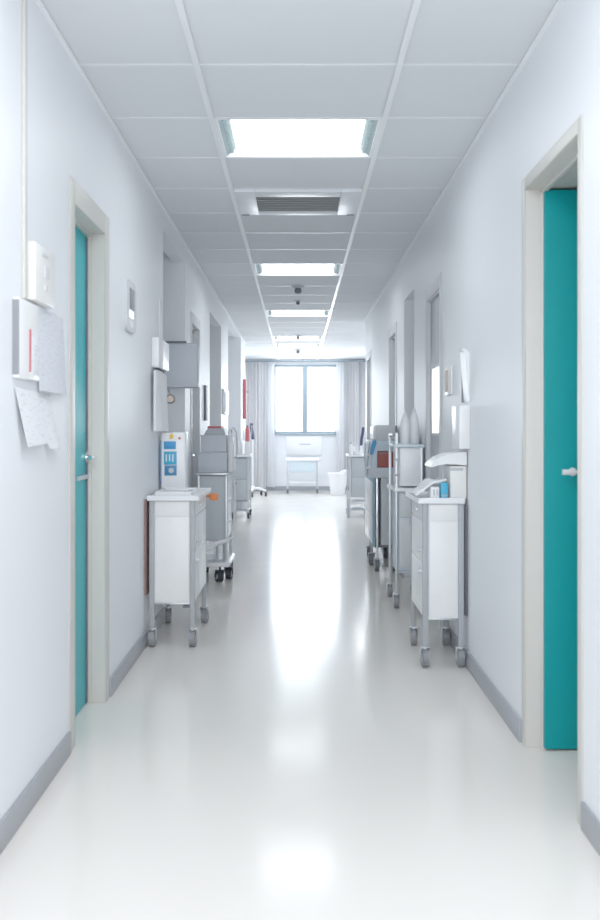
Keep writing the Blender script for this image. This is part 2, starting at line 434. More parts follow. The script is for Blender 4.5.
names = ['large glowing ceiling light panel nearest the front, before the air vent', 'glowing ceiling light panel just beyond the air vent, second from the front',
         'slim bright ceiling light panel behind the hanging ceiling sensor, third from the front', 'fourth glowing ceiling light panel from the front, a thin bright strip',
         'fifth glowing ceiling light panel, a thin strip shortly before the window end', 'farthest thin ceiling light panel, right above the window end']
for i, k in enumerate(LIGHTS):
    o = proto if i == 0 else copy_tree(proto)
    o.location = (0, rowy(k)+ROW/2, CEIL); tag(o, names[i], 'ceiling light', 'lit panels down the middle of the ceiling')

vy = rowy(VENT)
v = thing('air_vent', (0, vy+ROW/2, CEIL), 'white ceiling air vent with dark slatted grille between the two nearest light panels', 'air vent')
f = MB(); z0, z1 = CEIL-0.02, CEIL+0.03
ya, yb = vy+0.015, vy+ROW-0.015
ga, gb, gx = vy+0.15, vy+ROW-0.10, 0.265
f.box(-CX+0.015, -gx, ya, yb, z0, z1, 0.008); f.box(gx, CX-0.015, ya, yb, z0, z1, 0.008)
f.box(-gx, gx, ya, ga, z0, z1, 0.004); f.box(-gx, gx, gb, yb, z0, z1, 0.004)
f.build('vent_frame', M['grid'], v)
s = MB()
for k in range(9):
    y = ga+0.02+k*(gb-ga-0.04)/8
    s.box(-gx, gx, y-0.012, y+0.012, CEIL-0.012, CEIL-0.008, rot=Matrix.Rotation(math.radians(35), 4, 'X'))
s.build('vent_slats', M['grille'], v)
box('vent_backing', M['darkgrey'], v, -gx, gx, ga, gb, CEIL+0.02, CEIL+0.03)
for sx_ in (-1, 1): box('corner_clip', M['darkgrey'], v, sx_*(CX-0.055)-0.025, sx_*(CX-0.055)+0.025, yb-0.02, yb-0.002, CEIL-0.024, CEIL-0.019)

def sensor(y, s, label, drop=True):
    t = thing('ceiling_sensor', (0, y, CEIL), label, 'ceiling sensor')
    MB().lathe((0, y, CEIL), [(0.068*s, -0.0005), (0.068*s, -0.012*s), (0.05*s, -0.022*s), (0.03*s, -0.026*s)][::-1], 24).build('mount_plate', M['greyp'], t)
    MB().lathe((0, y, CEIL), [(0.012*s, -0.085*s), (0.03*s, -0.078*s), (0.036*s, -0.058*s), (0.034*s, -0.035*s), (0.026*s, -0.024*s)], 20).build('sensor_body', M['darkgrey'], t)
    return t
sensor(10.25, 1.0, 'dark grey dome sensor hanging from the ceiling between second and third light panels')
sensor(11.4, 0.62, 'small grey sensor on the ceiling, just behind the larger dome sensor')
sensor(15.6, 0.8, 'small dark sensor on the ceiling, directly before the fourth light panel')
sensor(18.4, 0.9, 'small dark ceiling sensor between the fifth and the farthest light panels')

# ------------------------------------------------------------------ cart helpers
def caster(root, x, y, z, r=0.045, wd=0.022, wm=None, fm=None, yaw=0.0):
    """swivel caster whose stem top is at z"""
    rot = Matrix.Rotation(yaw, 4, 'Z'); off = 0.02
    f = MB()
    f.cyl((0, 0, r*1.9), (0, 0, z), 0.009)
    f.box(-wd*0.9, wd*0.9, -0.018, 0.03, r*2.05, r*2.05+0.006, 0.002)
    for s in (-1, 1):
        f.prism([(-0.016, r*2.05+0.004), (0.026, r*2.05+0.004), (off+0.008, r*0.85), (off-0.008, r*0.85)], 0, s*wd*0.9-0.0025, s*wd*0.9+0.0025)
    bmesh.ops.transform(f.bm, matrix=Matrix.Translation((x, y, 0)) @ rot, verts=f.bm.verts)
    cs = f.build('caster', fm or M['alu'], root)
    w_ = MB(); w_.cyl((-wd*0.62, off, r), (wd*0.62, off, r), r, n=24)
    w_.mi = 1; w_.cyl((-wd*0.7, off, r), (wd*0.7, off, r), r*0.5, n=16)
    bmesh.ops.transform(w_.bm, matrix=Matrix.Translation((x, y, 0)) @ rot, verts=w_.bm.verts)
    w_.build('wheel', [wm or M['rubber'], M['greyp']], cs)
    return cs

def white_cart(label, x0, x1, y0, y1, top, side, bot=0.26):
    """white bedside cabinet on tall legs; `side` = +1 / -1: the long side facing the corridor"""
    t = thing('supply_cart', ((x0+x1)/2, (y0+y1)/2, 0), label, 'cart')
    p = 0.030
    for px in (x0, x1):
        for py in (y0, y1):
            sx_ = 1 if px == x0 else -1; sy_ = 1 if py == y0 else -1
            ax, bx_ = sorted((px, px+sx_*p)); ay, by = sorted((py, py+sy_*p))
            MB().box(ax, bx_, ay, by, 0.115, top-0.028, 0.005).build('corner_post', M['post'], t)
            caster(t, (ax+bx_)/2, (ay+by)/2, 0.12, 0.052, 0.026, yaw=random.uniform(-0.25, 0.25) if (px == x1) == (side > 0) else 0.0)
    b = MB(); b.box(x0+0.008, x1-0.008, y0+0.010, y1-0.010, bot, top-0.03, 0.004)
    b.build('cabinet_body', M['white'], t)
    e = MB(); e.box(x0+p+0.004, x1-p-0.004, y0+0.004, y0+0.012, bot+0.012, top-0.125, 0.003); e.build('end_panel', M['white'], t)
    e = MB(); e.box(x0+p+0.004, x1-p-0.004, y0+0.004, y0+0.012, top-0.119, top-0.034, 0.003); e.build('end_panel', M['white'], t)
    fx = x1 if side > 0 else x0
    zs = [(bot+0.01, bot+0.29), (bot+0.296, top-0.125), (top-0.119, top-0.034)]
    for i, (za, zb) in enumerate(zs):
        xa, xb = sorted((fx-side*0.009, fx-side*0.001))
        dmesh = MB().box(xa, xb, y0+p+0.003, y1-p-0.003, za, zb, 0.002).build('drawer' if i == 2 else 'door', M['white'], t)
        yk = y0+p+0.06 if i < 2 else (y0+y1)/2; zk = zb-0.05 if i == 0 else (za+0.06 if i == 1 else (za+zb)/2)
        if i == 2:
            MB().box(*sorted((fx-side*0.002, fx+side*0.012)), yk-0.05, yk+0.05, zk-0.007, zk+0.007, 0.003).build('handle', M['alu'], dmesh)
        else:
            MB().cyl((fx-side*0.002, yk, zk), (fx+side*0.014, yk, zk), 0.009, 0.011).build('knob', M['alu'], dmesh)
    w_ = MB(); w_.box(x0-0.012, x1+(0.03 if side > 0 else 0.004), y0-0.02, y1+0.02, top-0.028, top-0.004, 0.008)
    if side < 0:
        w_.bm.clear(); w_.box(x0-0.03, x1+0.004, y0-0.02, y1+0.02, top-0.028, top-0.004, 0.008)
    # raised lip
    wx0, wx1 = (x0-0.012, x1+0.03) if side > 0 else (x0-0.03, x1+0.004)
    for q in ((wx0, wx0+0.012, y0-0.02, y1+0.02) if side < 0 else (wx1-0.012, wx1, y0-0.02, y1+0.02), (wx0, wx1, y1+0.008, y1+0.02), (wx0, wx1, y0-0.02, y0-0.008)):
        w_.box(*q, top-0.01, top+0.004, 0.004)
    w_.build('worktop', M['whitep'], t)
    MB().box(x0+0.03, x1-0.03, y0+0.03, y1-0.03, bot-0.014, bot+0.002, 0.003).build('bottom_tray', M['alu'], t)
    return t

# ---- left white cart and what stands on it
c1 = white_cart('white supply cart by the left wall holding the blue-labelled box', -0.868, -0.602, 5.83, 6.58, 0.885, +1)
lev = MB(); lev.tube([(-0.73, 6.2, 0.25), (-0.71, 6.05, 0.235), (-0.66, 6.0, 0.215)], 0.008); lev.box(-0.69, -0.63, 5.98, 6.02, 0.205, 0.22, 0.004)
lev.build('brake_lever', M['rubber'], c1)

zt = 0.882
t = thing('glove_dispenser', (-0.81, 6.50, zt), 'white upright dispenser box with blue labels on the left white cart', 'dispenser')
b = MB(); b.box(-0.880, -0.722, 6.43, 6.57, zt, zt+0.375, 0.012); b.build('dispenser_body', M['whitep'], t)
b = MB(); b.box(-0.862, -0.785, 6.426, 6.431, zt+0.265, zt+0.315, 0.001); b.build('upper_label', M['blue'], t)
b = MB(); b.box(-0.862, -0.780, 6.426, 6.431, zt+0.165, zt+0.25, 0.001)
b.mi = 1
for k, x in enumerate((-0.846, -0.825, -0.804)): b.box(x-0.003, x+0.003, 6.4245, 6.4262, zt+0.185+0.004*(k % 2), zt+0.232)
b.build('lower_label', [M['cyan'], M['whitep']], t)
b = MB(); b.box(-0.858, -0.780, 6.426, 6.431, zt+0.095, zt+0.16, 0.001); b.mi = 1; b.cyl((-0.815, 6.4262, zt+0.128), (-0.815, 6.424, zt+0.128), 0.017, n=14)
b.build('picture_label', [M['midblue'], M['greyp']], t)
b = MB(); b.box(-0.884, -0.879, 6.44, 6.56, zt+0.04, zt+0.32); b.build('side_label', M['blue'], t)
b = MB(); b.prism([(-0.825, zt+0.328), (-0.806, zt+0.332), (-0.800, zt+0.350), (-0.812, zt+0.371), (-0.826, zt+0.352)], 1, 6.4285, 6.431); b.build('yellow_sticker', M['yellow'], t)
b = MB(); b.cyl((-0.762, 6.431, zt+0.335), (-0.762, 6.4285, zt+0.335), 0.009, n=14); b.build('orange_dot', M['orange'], t)

t = thing('instrument_tray', (-0.73, 6.12, zt), 'shallow white tray lying on the left white cart before the dispenser', 'tray')
b = MB(); b.box(-0.85, -0.63, 5.93, 6.36, zt, zt+0.006, 0.002)
for q in ((-0.85, -0.842, 5.93, 6.36), (-0.638, -0.63, 5.93, 6.36), (-0.85, -0.63, 5.93, 5.938), (-0.85, -0.63, 6.352, 6.36)): b.box(*q, zt+0.002, zt+0.022, 0.003)
b.build('tray_pan', M['whitep'], t)
b = MB(); b.tube([(-0.70, 6.05, zt+0.012), (-0.68, 6.15, zt+0.012), (-0.66, 6.24, zt+0.014)], 0.006); b.build('tray_handle', M['chrome'], t)

MB().box(-0.61, -0.568, 6.598, 6.63, 0.825, 0.842, 0.003).box(-0.585, -0.53, 6.595, 6.66, 0.805, 0.85, 0.008).build('orange_latch', M['orange'], c1)['label'] = 'bright orange latch'
o_strip = tag(box('thin_strip', M['brown'], None, -0.9005, -0.888, 5.86, 6.3, 0.30, 0.86, 0.003), 'thin red-brown strip on the wall behind the left white cart', 'board')  # plain red-brown strip set against the wall behind the cart

# ---- left grey equipment cart with boxes
x0, x1, y0, y1 = -0.845, -0.59, 8.36, 8.95
t = thing('equipment_cart', ((x0+x1)/2, (y0+y1)/2, 0), 'grey equipment cart with black casters beneath two stacked grey cases on the left', 'cart')
MB().box(x0+0.01, x1-0.012, y0+0.006, y1, 0.34, 0.885, 0.004).build('cabinet_body', M['sage'], t)
for px in (x0, x1-0.024):
    for py in (y0, y1-0.024): MB().box(px, px+0.024, py, py+0.024, 0.16, 0.89, 0.006).build('corner_post', M['alu'], t)
MB().box(x0-0.012, x1+0.012, y0-0.012, y1+0.012, 0.89, 0.912, 0.006).build('top_tray', M['alu'], t)
b = MB()
for za, zb in ((0.36, 0.52), (0.525, 0.70), (0.705, 0.875)):
    dr = MB().box(x1-0.013, x1-0.004, y0+0.03, y1-0.03, za, zb, 0.003).build('drawer', M['whitep'], t)
    MB().box(x1-0.006, x1+0.008, y0+0.2, y1-0.2, zb-0.04, zb-0.025, 0.003).build('drawer_handle', M['alu'], dr)
b.bm.free()
MB().tube([(x1+0.005, y0+0.02, 0.86), (x1+0.055, y0, 0.86), (x1+0.06, y0, 0.80), (x1+0.06, y0, 0.42), (x1+0.05, y0, 0.37), (x1+0.005, y0+0.02, 0.36)], 0.011).build('side_handle', M['whitep'], t)
b = MB(); b.box(x0-0.01, x1+0.025, y0-0.03, y1+0.02, 0.125, 0.165, 0.015); b.build('base_plate', M['whitep'], t)
b = MB(); b.tube([(x0-0.0, y0-0.035, 0.24), (x0+0.1, y0-0.05, 0.29), (x1-0.06, y0-0.05, 0.335), (x1+0.02, y0-0.03, 0.355)], 0.018); b.build('front_bumper', M['whitep'], t)
b = MB(); b.cyl((x1-0.09, y0+0.05, 0.16), (x1-0.09, y0+0.05, 0.30), 0.012); b.cyl((x1-0.03, y0+0.05, 0.16), (x1-0.03, y0+0.05, 0.33), 0.016); b.box(x0+0.1, x1-0.02, y0+0.04, y0+0.06, 0.166, 0.18); b.build('pedal_bracket', M['greyp'], t)
for px, py, yw in ((x1-0.06, y0-0.02, 0.5), (x1+0.0, y0+0.14, -0.2), (x0+0.03, y0, 0.2), (x0+0.03, y1-0.06, 0.1), (x1-0.03, y1-0.05, -0.2)):
    caster(t, px, py, 0.13, 0.048, 0.036, M['dark'], M['dark'], yw)

def hard_case(label, x0, x1, y0, y1, z0, z1, m, name='equipment_case'):
    t = thing(name, ((x0+x1)/2, (y0+y1)/2, z0), label, 'case')
    MB().box(x0, x1, y0, y1, z0, z1-0.012, 0.008).build('case_body', m, t)
    MB().box(x0-0.003, x1+0.003, y0-0.003, y1+0.003, z1-0.014, z1, 0.005).build('lid', m, t)
    return t
hard_case('wide grey case, lower of the two stacked on the left equipment cart', -0.838, -0.592, 8.38, 8.88, 0.913, 1.082, M['bluegrey'])
hard_case('grey case, upper of the two stacked on the left equipment cart', -0.818, -0.60, 8.40, 8.86, 1.083, 1.228, M['bluegrey'])
t = thing('sloped_lid_unit', (-0.705, 8.6, 1.228), 'small grey sloped unit with red top strip on top of the stacked cases', 'medical device')
MB().prism([(-0.795, 1.229), (-0.61, 1.229), (-0.625, 1.278), (-0.655, 1.292), (-0.755, 1.292), (-0.778, 1.262)], 1, 8.44, 8.80).build('unit_body', M['greyp'], t)
MB().box(-0.763, -0.648, 8.43, 8.78, 1.284, 1.303, 0.004).build('red_strip', M['red'], t)
t = thing('infusion_pump', (-0.565, 8.5, 0.912), 'white pump with looping tubes standing at the right edge of stacked cases', 'medical device')
MB().box(-0.587, -0.545, 8.40, 8.52, 0.913, 1.21, 0.01).build('pump_body', M['whitep'], t)
MB().box(-0.545, -0.525, 8.42, 8.50, 0.93, 1.03, 0.006).build('pump_module', M['whitep'], t)
b = MB(); b.tube([(-0.565, 8.46, 1.20), (-0.565, 8.46, 1.27), (-0.545, 8.46, 1.29), (-0.52, 8.46, 1.25), (-0.515, 8.46, 1.12), (-0.52, 8.46, 1.06), (-0.535, 8.46, 1.01)], 0.006); b.build('tube', M['greyp'], t)
b = MB(); b.tube([(-0.57, 8.43, 1.21), (-0.585, 8.43, 1.25), (-0.56, 8.43, 1.285), (-0.545, 8.43, 1.24)], 0.008); b.build('tube', M['whitep'], t)

# ---- left far cart
x0, x1, y0, y1 = -0.955, -0.70, 14.3, 14.95
t = thing('equipment_cart', ((x0+x1)/2, (y0+y1)/2, 0), 'grey two-door cart with a white basin beneath, farthest along the left wall', 'cart')
MB().box(x0+0.02, x1-0.03, y0+0.01, y1-0.01, 0.26, 0.865, 0.004).build('cabinet_body', M['greyp'], t)
for za, zb in ((0.27, 0.56), (0.568, 0.855)):
    dr = MB().box(x0+0.03, x1-0.035, y0+0.0, y0+0.012, za, zb, 0.003).build('door', M['sage'], t)
    MB().cyl((x0+0.07, y0+0.002, zb-0.05), (x0+0.07, y0-0.02, zb-0.05), 0.012, n=12).build('knob', M['darkgrey'], dr)
for px in (x0, x1-0.024):
    for py in (y0, y1-0.024):
        MB().box(px, px+0.024, py, py+0.024, 0.09, 0.89, 0.004).build('corner_post', M['alu'], t); caster(t, px+0.012, py+0.012, 0.1, 0.04, 0.024, M['dark'], M['darkgrey'])
MB().box(x0-0.02, x1+0.03, y0-0.02, y1+0.02, 0.885, 0.915, 0.008).build('worktop', M['whitep'], t)
MB().box(x0+0.01, x1-0.01, y0+0.03, y1-0.03, 0.10, 0.115, 0.003).build('lower_shelf', M['alu'], t)
t = tag(MB().lathe((-0.815, 14.6, 0.1152), [(0.07, 0), (0.085, 0.005), (0.108, 0.10), (0.115, 0.125), (0.108, 0.127), (0.10, 0.11), (0.078, 0.012), (0.01, 0.01)], 24, 1, 1.6).build('basin', M['whitep']),
        'white basin on the bottom shelf of the farthest left cart', 'basin')
def bottle(label, x, y, z, r, h, m, capm, group=None, cat='bottle'):
    t = thing('bottle', (x, y, z), label, cat, group)
    MB().lathe((x, y, z), [(r*0.9, 0), (r, 0.006), (r, h*0.62), (r*0.85, h*0.70), (r*0.42, h*0.78), (r*0.38, h*0.82)], 18).build('bottle_body', m, t)
    MB().lathe((x, y, z), [(r*0.46, h*0.815), (r*0.46, h*0.96), (r*0.36, h)], 14).build('cap', capm, t)
    return t
t = thing('tissue_box', (-0.735, 14.45, 0.915), 'white box standing on the farthest left cart worktop', 'box')
MB().box(-0.77, -0.70, 14.38, 14.55, 0.915, 1.075, 0.006).build('box_body', M['white'], t)
MB().box(-0.758, -0.712, 14.44, 14.50, 1.074, 1.085, 0.003).build('box_flap', M['paper'], t)
bottle('slim white bottle beside the white box on the farthest left cart', -0.84, 14.5, 0.915, 0.035, 0.26, M['whitep'], M['whitep'])

# ---- rolling stand at far left
t = thing('rolling_stand', (-0.87, 19.2, 0), 'white rolling pole stand with black casters near the left curtain', 'stand')
hx, hy = -0.87, 19.2
MB().lathe((hx, hy, 0), [(0.05, 0.12), (0.055, 0.13), (0.05, 0.18), (0.03, 0.20)], 18).build('hub', M['whitep'], t)
for k in range(5):
    a_ = math.radians(-18+72*k); ex, ey = hx+0.27*math.cos(a_), hy+0.27*math.sin(a_)
    lg = MB(); lg.tube([(hx+0.03*math.cos(a_), hy+0.03*math.sin(a_), 0.155), (hx+0.16*math.cos(a_), hy+0.16*math.sin(a_), 0.145), (ex, ey, 0.115)], 0.02); lg = lg.build('leg', M['whitep'], t)
    MB().cyl((ex-0.02, ey, 0.047), (ex+0.02, ey, 0.047), 0.047, n=20).build('caster', M['dark'], lg)
    
MB().cyl((hx, hy, 0.19), (hx, hy, 1.10), 0.014).build('pole', M['whitep'], t)
b = MB(); b.tube([(hx-0.02, hy, 1.40), (hx-0.03, hy, 1.34), (hx-0.005, hy, 1.20), (hx+0.01, hy, 1.09)], 0.033); b.build('grip', M['navy'], t)

# ------------------------------------------------------------------ right white cart and its things
c2 = white_cart('white supply cart by the right wall, under the white curved dispenser hood', 0.666, 0.886, 5.33, 5.90, 0.905, -1, 0.265)
zt = 0.902
t = thing('hooded_dispenser', (0.85, 5.45, zt), 'white dispenser unit with long curved hood at the back of right cart', 'dispenser')
MB().box(0.815, 0.905, 5.36, 5.60, zt, zt+0.175, 0.008).build('unit_body', M['cream'], t)
pf = []
hood = [(0.905, 1.155), (0.86, 1.150), (0.80, 1.140), (0.755, 1.122), (0.722, 1.095), (0.706, 1.072), (0.716, 1.068), (0.75, 1.085), (0.80, 1.094), (0.86, 1.084), (0.905, 1.078)]
hd = MB(); hd.prism(hood, 1, 5.35, 5.61)
bmesh.ops.bevel(hd.bm, geom=hd.bm.edges[:], offset=0.004, segments=1, affect='EDGES')
hd.build('curved_hood', M['whitep'], t)
MB().box(0.815, 0.885, 5.356, 5.362, 1.052, 1.066, 0.002).build('dark_slot', M['greyp'], t)
t = thing('small_box', (0.795, 5.45, zt), 'bright blue small box beside the dispenser unit on right cart', 'box')
MB().box(0.765, 0.802, 5.35, 5.43, zt, zt+0.085, 0.004).build('box_body', M['cyan'], t)
MB().box(0.7655, 0.8015, 5.3485, 5.35, zt+0.012, zt+0.022).build('label_band', M['steelblue'], t)
t = thing('carton_box', (0.738, 5.44, zt), 'small white carton with grey printed marks next to the blue box', 'box')
MB().box(0.712, 0.758, 5.36, 5.50, zt+0.0, zt+0.062, 0.003).build('carton', M['white'], t)
for x in (0.725, 0.742): MB().box(x, x+0.009, 5.358, 5.361, zt+0.018, zt+0.05).build('printed_mark', M['greyp'], t)
# limp bag of drapes lying across the left edge of the cart
def fn_bag(u, v):
    x = 0.632+0.17*u; y = 5.40+0.26*v
    zz = 0.020+0.05*u+0.018*math.sin(math.pi*min(1, u*1.3))+0.004*math.sin(9*u+4*v)
    return (x, y, zt+zz+0.062*max(0, min(1, (u-0.25)*3))*0.55)
bag = MB().sheet(fn_bag, 18, 8, 0.012).build('folded_cloth', M['towel'])
bag.location.z += 0.0
tag(bag, 'folded white cloth draped over the carton on the right cart', 'cloth')
tag(box('thin_strip', M['darkgrey'], None, 0.896, 0.9105, 5.36, 5.62, 0.27, 0.86, 0.004), 'thin dark strip on the wall behind the right white cart', 'board')  # plain dark strip set flat on the wall behind the cart

# ------------------------------------------------------------------ right tall trolley (second on the right)
x0, x1, y0, y1 = 0.69, 0.89, 7.10, 7.62
t = thing('tall_trolley', ((x0+x1)/2, (y0+y1)/2, 0), 'tall pale shelf trolley with white bottles on top, right behind white cart', 'trolley')
for i, px in enumerate((x0, x1-0.022)):
    for py in (y0, y1-0.022):
        MB().box(px, px+0.022, py, py+0.022, 0.10, 1.25 if i == 0 else 1.16, 0.006).build('upright', M['alu'], t)
        caster(t, px+0.011, py+0.011, 0.11, 0.05, 0.026)
MB().box(x0, x1+0.008, y0-0.01, y1+0.01, 1.145, 1.168, 0.006).build('top_shelf', M['paleblue'], t)
MB().box(x0+0.034, x1, y0+0.015, y1-0.03, 0.87, 1.144, 0.006).build('upper_cabinet', M['whitep'], t)
MB().box(x0-0.012, x1+0.008, y0-0.03, y1+0.01, 0.832, 0.858, 0.008).build('middle_shelf', M['whitep'], t)
MB().box(x0+0.026, x1-0.004, y0+0.02, y1-0.03, 0.27, 0.828, 0.005).build('lower_cabinet', M['paleblue'], t)
for za, zb in ((0.29, 0.64), (0.65, 0.82)):
    dr = MB().box(x0+0.03, x1-0.025, y0+0.008, y0+0.022, za, zb, 0.003).build('drawer', M['framewhite'], t)
    MB().box(x0+0.075, x1-0.075, y0+0.0, y0+0.01, zb-0.03, zb-0.02, 0.002).build('drawer_handle', M['alu'], dr)
MB().box(x0+0.02, x1, y0+0.01, y1-0.03, 0.25, 0.27, 0.003).build('bottom_shelf', M['greyp'], t)
for z in (0.95, 1.06):
    MB().cyl((x0+0.011, y0-0.006, z), (x0+0.011, y0+0.01, z), 0.010, n=12).build('bolt', M['chrome'], t)
b = MB(); b.tube([(x0+0.011, y0+0.011, 1.22), (x0-0.012, y0+0.03, 1.235), (x0-0.014, y0+0.25, 1.235), (x0+0.011, y0+0.27, 1.20)], 0.009); b.build('push_handle', M['alu'], t)
def jug(label, x, y, z, r, h):
    t = thing('bottle', (x, y, z), label, 'bottle', 'white bottles on the tall right trolley')
    MB().lathe((x, y, z), [(r*0.92, 0), (r, 0.006), (r*1.0, h*0.5), (r*0.92, h*0.66), (r*0.55, h*0.80), (r*0.36, h*0.84)], 20).build('bottle_body', M['whitep'], t)
    MB().lathe((x, y, z), [(r*0.4, h*0.835), (r*0.4, h*0.9), (r*0.16, h*0.92), (r*0.15, h)], 14).build('spout', M['whitep'], t)
jug('white squeeze bottle with tapered spout, nearer left one on the tall right trolley', 0.778, 7.28, 1.1695, 0.036, 0.245)
jug('white plastic bottle, right-hand one on top of the tall right trolley', 0.852, 7.34, 1.1695, 0.036, 0.275)
t = tag(box('storage_box', M['bluegrey'], None, 0.80, 0.893, 7.40, 7.60, 1.1695, 1.24, 0.006), 'low grey box behind the bottles on the tall right trolley', 'box')

# ------------------------------------------------------------------ right equipment cart with the red drawer
x0, x1, y0, y1 = 0.66, 0.888, 8.95, 9.95
t = thing('equipment_cart', ((x0+x1)/2, (y0+y1)/2, 0), 'pale blue equipment cart with a brick-red bin, third along the right wall', 'cart'); ecart = t
MB().box(x0, x1, y0+0.02, y1, 1.08, 1.175, 0.006).build('upper_frame', M['paleblue'], t)
b = MB(); b.box(x0, x0+0.05, y0, y1, 0.93, 1.085, 0.006); b.box(x1-0.03, x1, y0, y1, 0.93, 1.085, 0.006); b.box(x0+0.04, x1-0.02, y0+0.55, y1, 0.935, 1.08); b.build('bin_bay', M['paleblue'], t)
MB().box(x0, x1, y0, y1, 0.84, 0.932, 0.006).build('drawer', M['bluegrey'], t)
MB().box(x0+0.085, x1-0.005, y0+0.02, y1-0.02, 0.24, 0.84, 0.004).build('cabinet_body', M['sage'], t)
MB().box(x0+0.01, x0+0.03, y0+0.02, y1-0.02, 0.22, 0.84, 0.006).build('side_panel', M['steelblue'], t)
for za, zb in ((0.25, 0.50), (0.51, 0.80)): MB().box(x0+0.002, x0+0.012, y0+0.05, y1-0.05, za, zb, 0.003).build('side_door', M['whitep'], t)
for px in (x0+0.04, x1-0.03): MB().box(px, px+0.02, y0+0.01, y0+0.03, 0.12, 0.84, 0.005).build('front_post', M['chrome'], t)
for px in (x0+0.04, x1-0.03): MB().box(px, px+0.02, y1-0.03, y1-0.01, 0.12, 0.84, 0.005).build('rear_post', M['chrome'], t)
MB().box(x0+0.02, x1-0.01, y0+0.03, y1-0.02, 0.215, 0.24, 0.004).build('base_plate', M['darkgrey'], t)
for px, py in ((x0+0.05, y0+0.02), (x1-0.02, y0+0.02), (x0+0.05, y1-0.02), (x1-0.02, y1-0.02), (x0+0.03, y0+0.45)):
    caster(t, px, py, 0.216, 0.055, 0.03, M['darkgrey'], M['greyp'], random.uniform(-.3, .3))
t = thing('sharps_bin', (0.775, 9.1, 0.933), 'brick-red square bin inside the bay of the right equipment cart', 'bin')
MB().box(0.712, 0.856, 8.96, 9.30, 0.933, 1.075, 0.006).build('bin_body', M['brick'], t)
MB().box(0.715, 0.853, 8.953, 8.962, 1.055, 1.068, 0.003).build('bin_rim', M['brown'], t)
t = thing('monitor_unit', (0.80, 9.2, 1.175), 'wide pale grey unit on top of the right equipment cart', 'medical device')
MB().box(0.70, 0.888, 8.98, 9.5, 1.175, 1.315, 0.012).build('unit_body', M['framewhite'], t)
MB().box(0.688, 0.702, 9.0, 9.48, 1.185, 1.30, 0.006).build('side_cover', M['whitep'], t)
MB().box(0.876, 0.884, 8.972, 8.984, 1.18, 1.31, 0.002).build('dark_edge', M['darkgrey'], t)
t = tag(MB().prism([(0.640, 1.055), (0.666, 1.05), (0.70, 1.155), (0.695, 1.178), (0.67, 1.178), (0.648, 1.12)], 1, 8.90, 8.945).build('blue_pouch', M['blue']),
        'bright blue pouch hanging on the corner of the right equipment cart', 'pouch')
hs = MB().tube([(0.645, 8.97, 1.16), (0.632, 9.02, 1.05), (0.63, 9.08, 0.93), (0.638, 9.2, 0.86), (0.642, 9.4, 0.90), (0.636, 9.55, 1.02), (0.647, 9.6, 1.14)], 0.008).build('hose', M['greyp'], ecart)
for z, y in ((1.05, 9.02), (0.93, 9.08)): MB().cyl((0.622, y, z), (0.664, y, z), 0.014, n=12).build('hose_clip', M['whitep'], hs)

# ------------------------------------------------------------------ far right cart
x0, x1, y0, y1 = 0.735, 1.02, 14.4, 15.1
t = thing('equipment_cart', ((x0+x1)/2, (y0+y1)/2, 0), 'pale grey cart with a large side wheel, farthest along the right wall', 'cart')
MB().box(x0+0.035, x1-0.02, y0+0.01, y1-0.01, 0.30, 0.875, 0.004).build('cabinet_body', M['greyp'], t)
for za, zb in ((0.31, 0.575), (0.583, 0.865)):
    MB().box(x0+0.045, x1-0.03, y0, y0+0.012, za, zb, 0.003).build('door', M['sage'], t)
for px in (x0, x1-0.024):
    for py in (y0, y1-0.024): 
        MB().box(px, px+0.024, py, py+0.024, 0.08, 0.885, 0.004).build('corner_post', M['alu'], t)
        if not (px == x0 and py == y0): caster(t, px+0.012, py+0.012, 0.1, 0.042, 0.024)
MB().box(x0-0.02, x1+0.02, y0-0.02, y1+0.02, 0.882, 0.91, 0.008).build('worktop', M['whitep'], t)
MB().box(x0+0.01, x1-0.01, y0-0.01, y1, 0.20, 0.235, 0.006).build('lower_shelf', M['whitep'], t)
MB().box(x0+0.03, x1-0.03, y0+0.01, y1-0.05, 0.10, 0.125, 0.004).build('foot_rail', M['alu'], t)
wv = MB(); wv.torus((x0-0.012, y0+0.03, 0.146), 0.132, 0.013, 'x', 30, 8); wv.mi = 1
for k in range(5): 
    a_ = 2*math.pi*k/5; wv.cyl((x0-0.012, y0+0.03, 0.146), (x0-0.012, y0+0.03+0.125*math.cos(a_), 0.146+0.125*math.sin(a_)), 0.006, n=8)
wv.cyl((x0-0.03, y0+0.03, 0.146), (x0+0.006, y0+0.03, 0.146), 0.022)
wv.build('side_wheel', [M['greyp'], M['alu']], t)
bottle('small white bottle, leftmost on the farthest right cart', 0.765, 14.5, 0.91, 0.028, 0.19, M['whitep'], M['greyp'])
bottle('short white bottle behind the basin on the farthest right cart', 0.83, 14.9, 0.91, 0.03, 0.15, M['whitep'], M['bluegrey'])
t = tag(MB().lathe((0.85, 14.55, 0.91), [(0.045, 0), (0.05, 0.004), (0.065, 0.05), (0.068, 0.06), (0.06, 0.06), (0.045, 0.01), (0.01, 0.008)], 22).build('kidney_basin', M['whitep']),
        'low white bowl on the front of the farthest right cart', 'bowl')
t = thing('handset', (0.955, 14.6, 0.91), 'handset with dark blue upright grip on the farthest right cart', 'medical device')
MB().lathe((0.93, 14.65, 0.91), [(0.045, 0), (0.045, 0.02), (0.025, 0.05), (0.02, 0.14)], 18).build('cradle', M['whitep'], t)
MB().tube([(0.925, 14.65, 1.04), (0.93, 14.65, 1.14), (0.945, 14.65, 1.22), (0.955, 14.65, 1.31)], 0.022).build('grip', M['navy'], t)

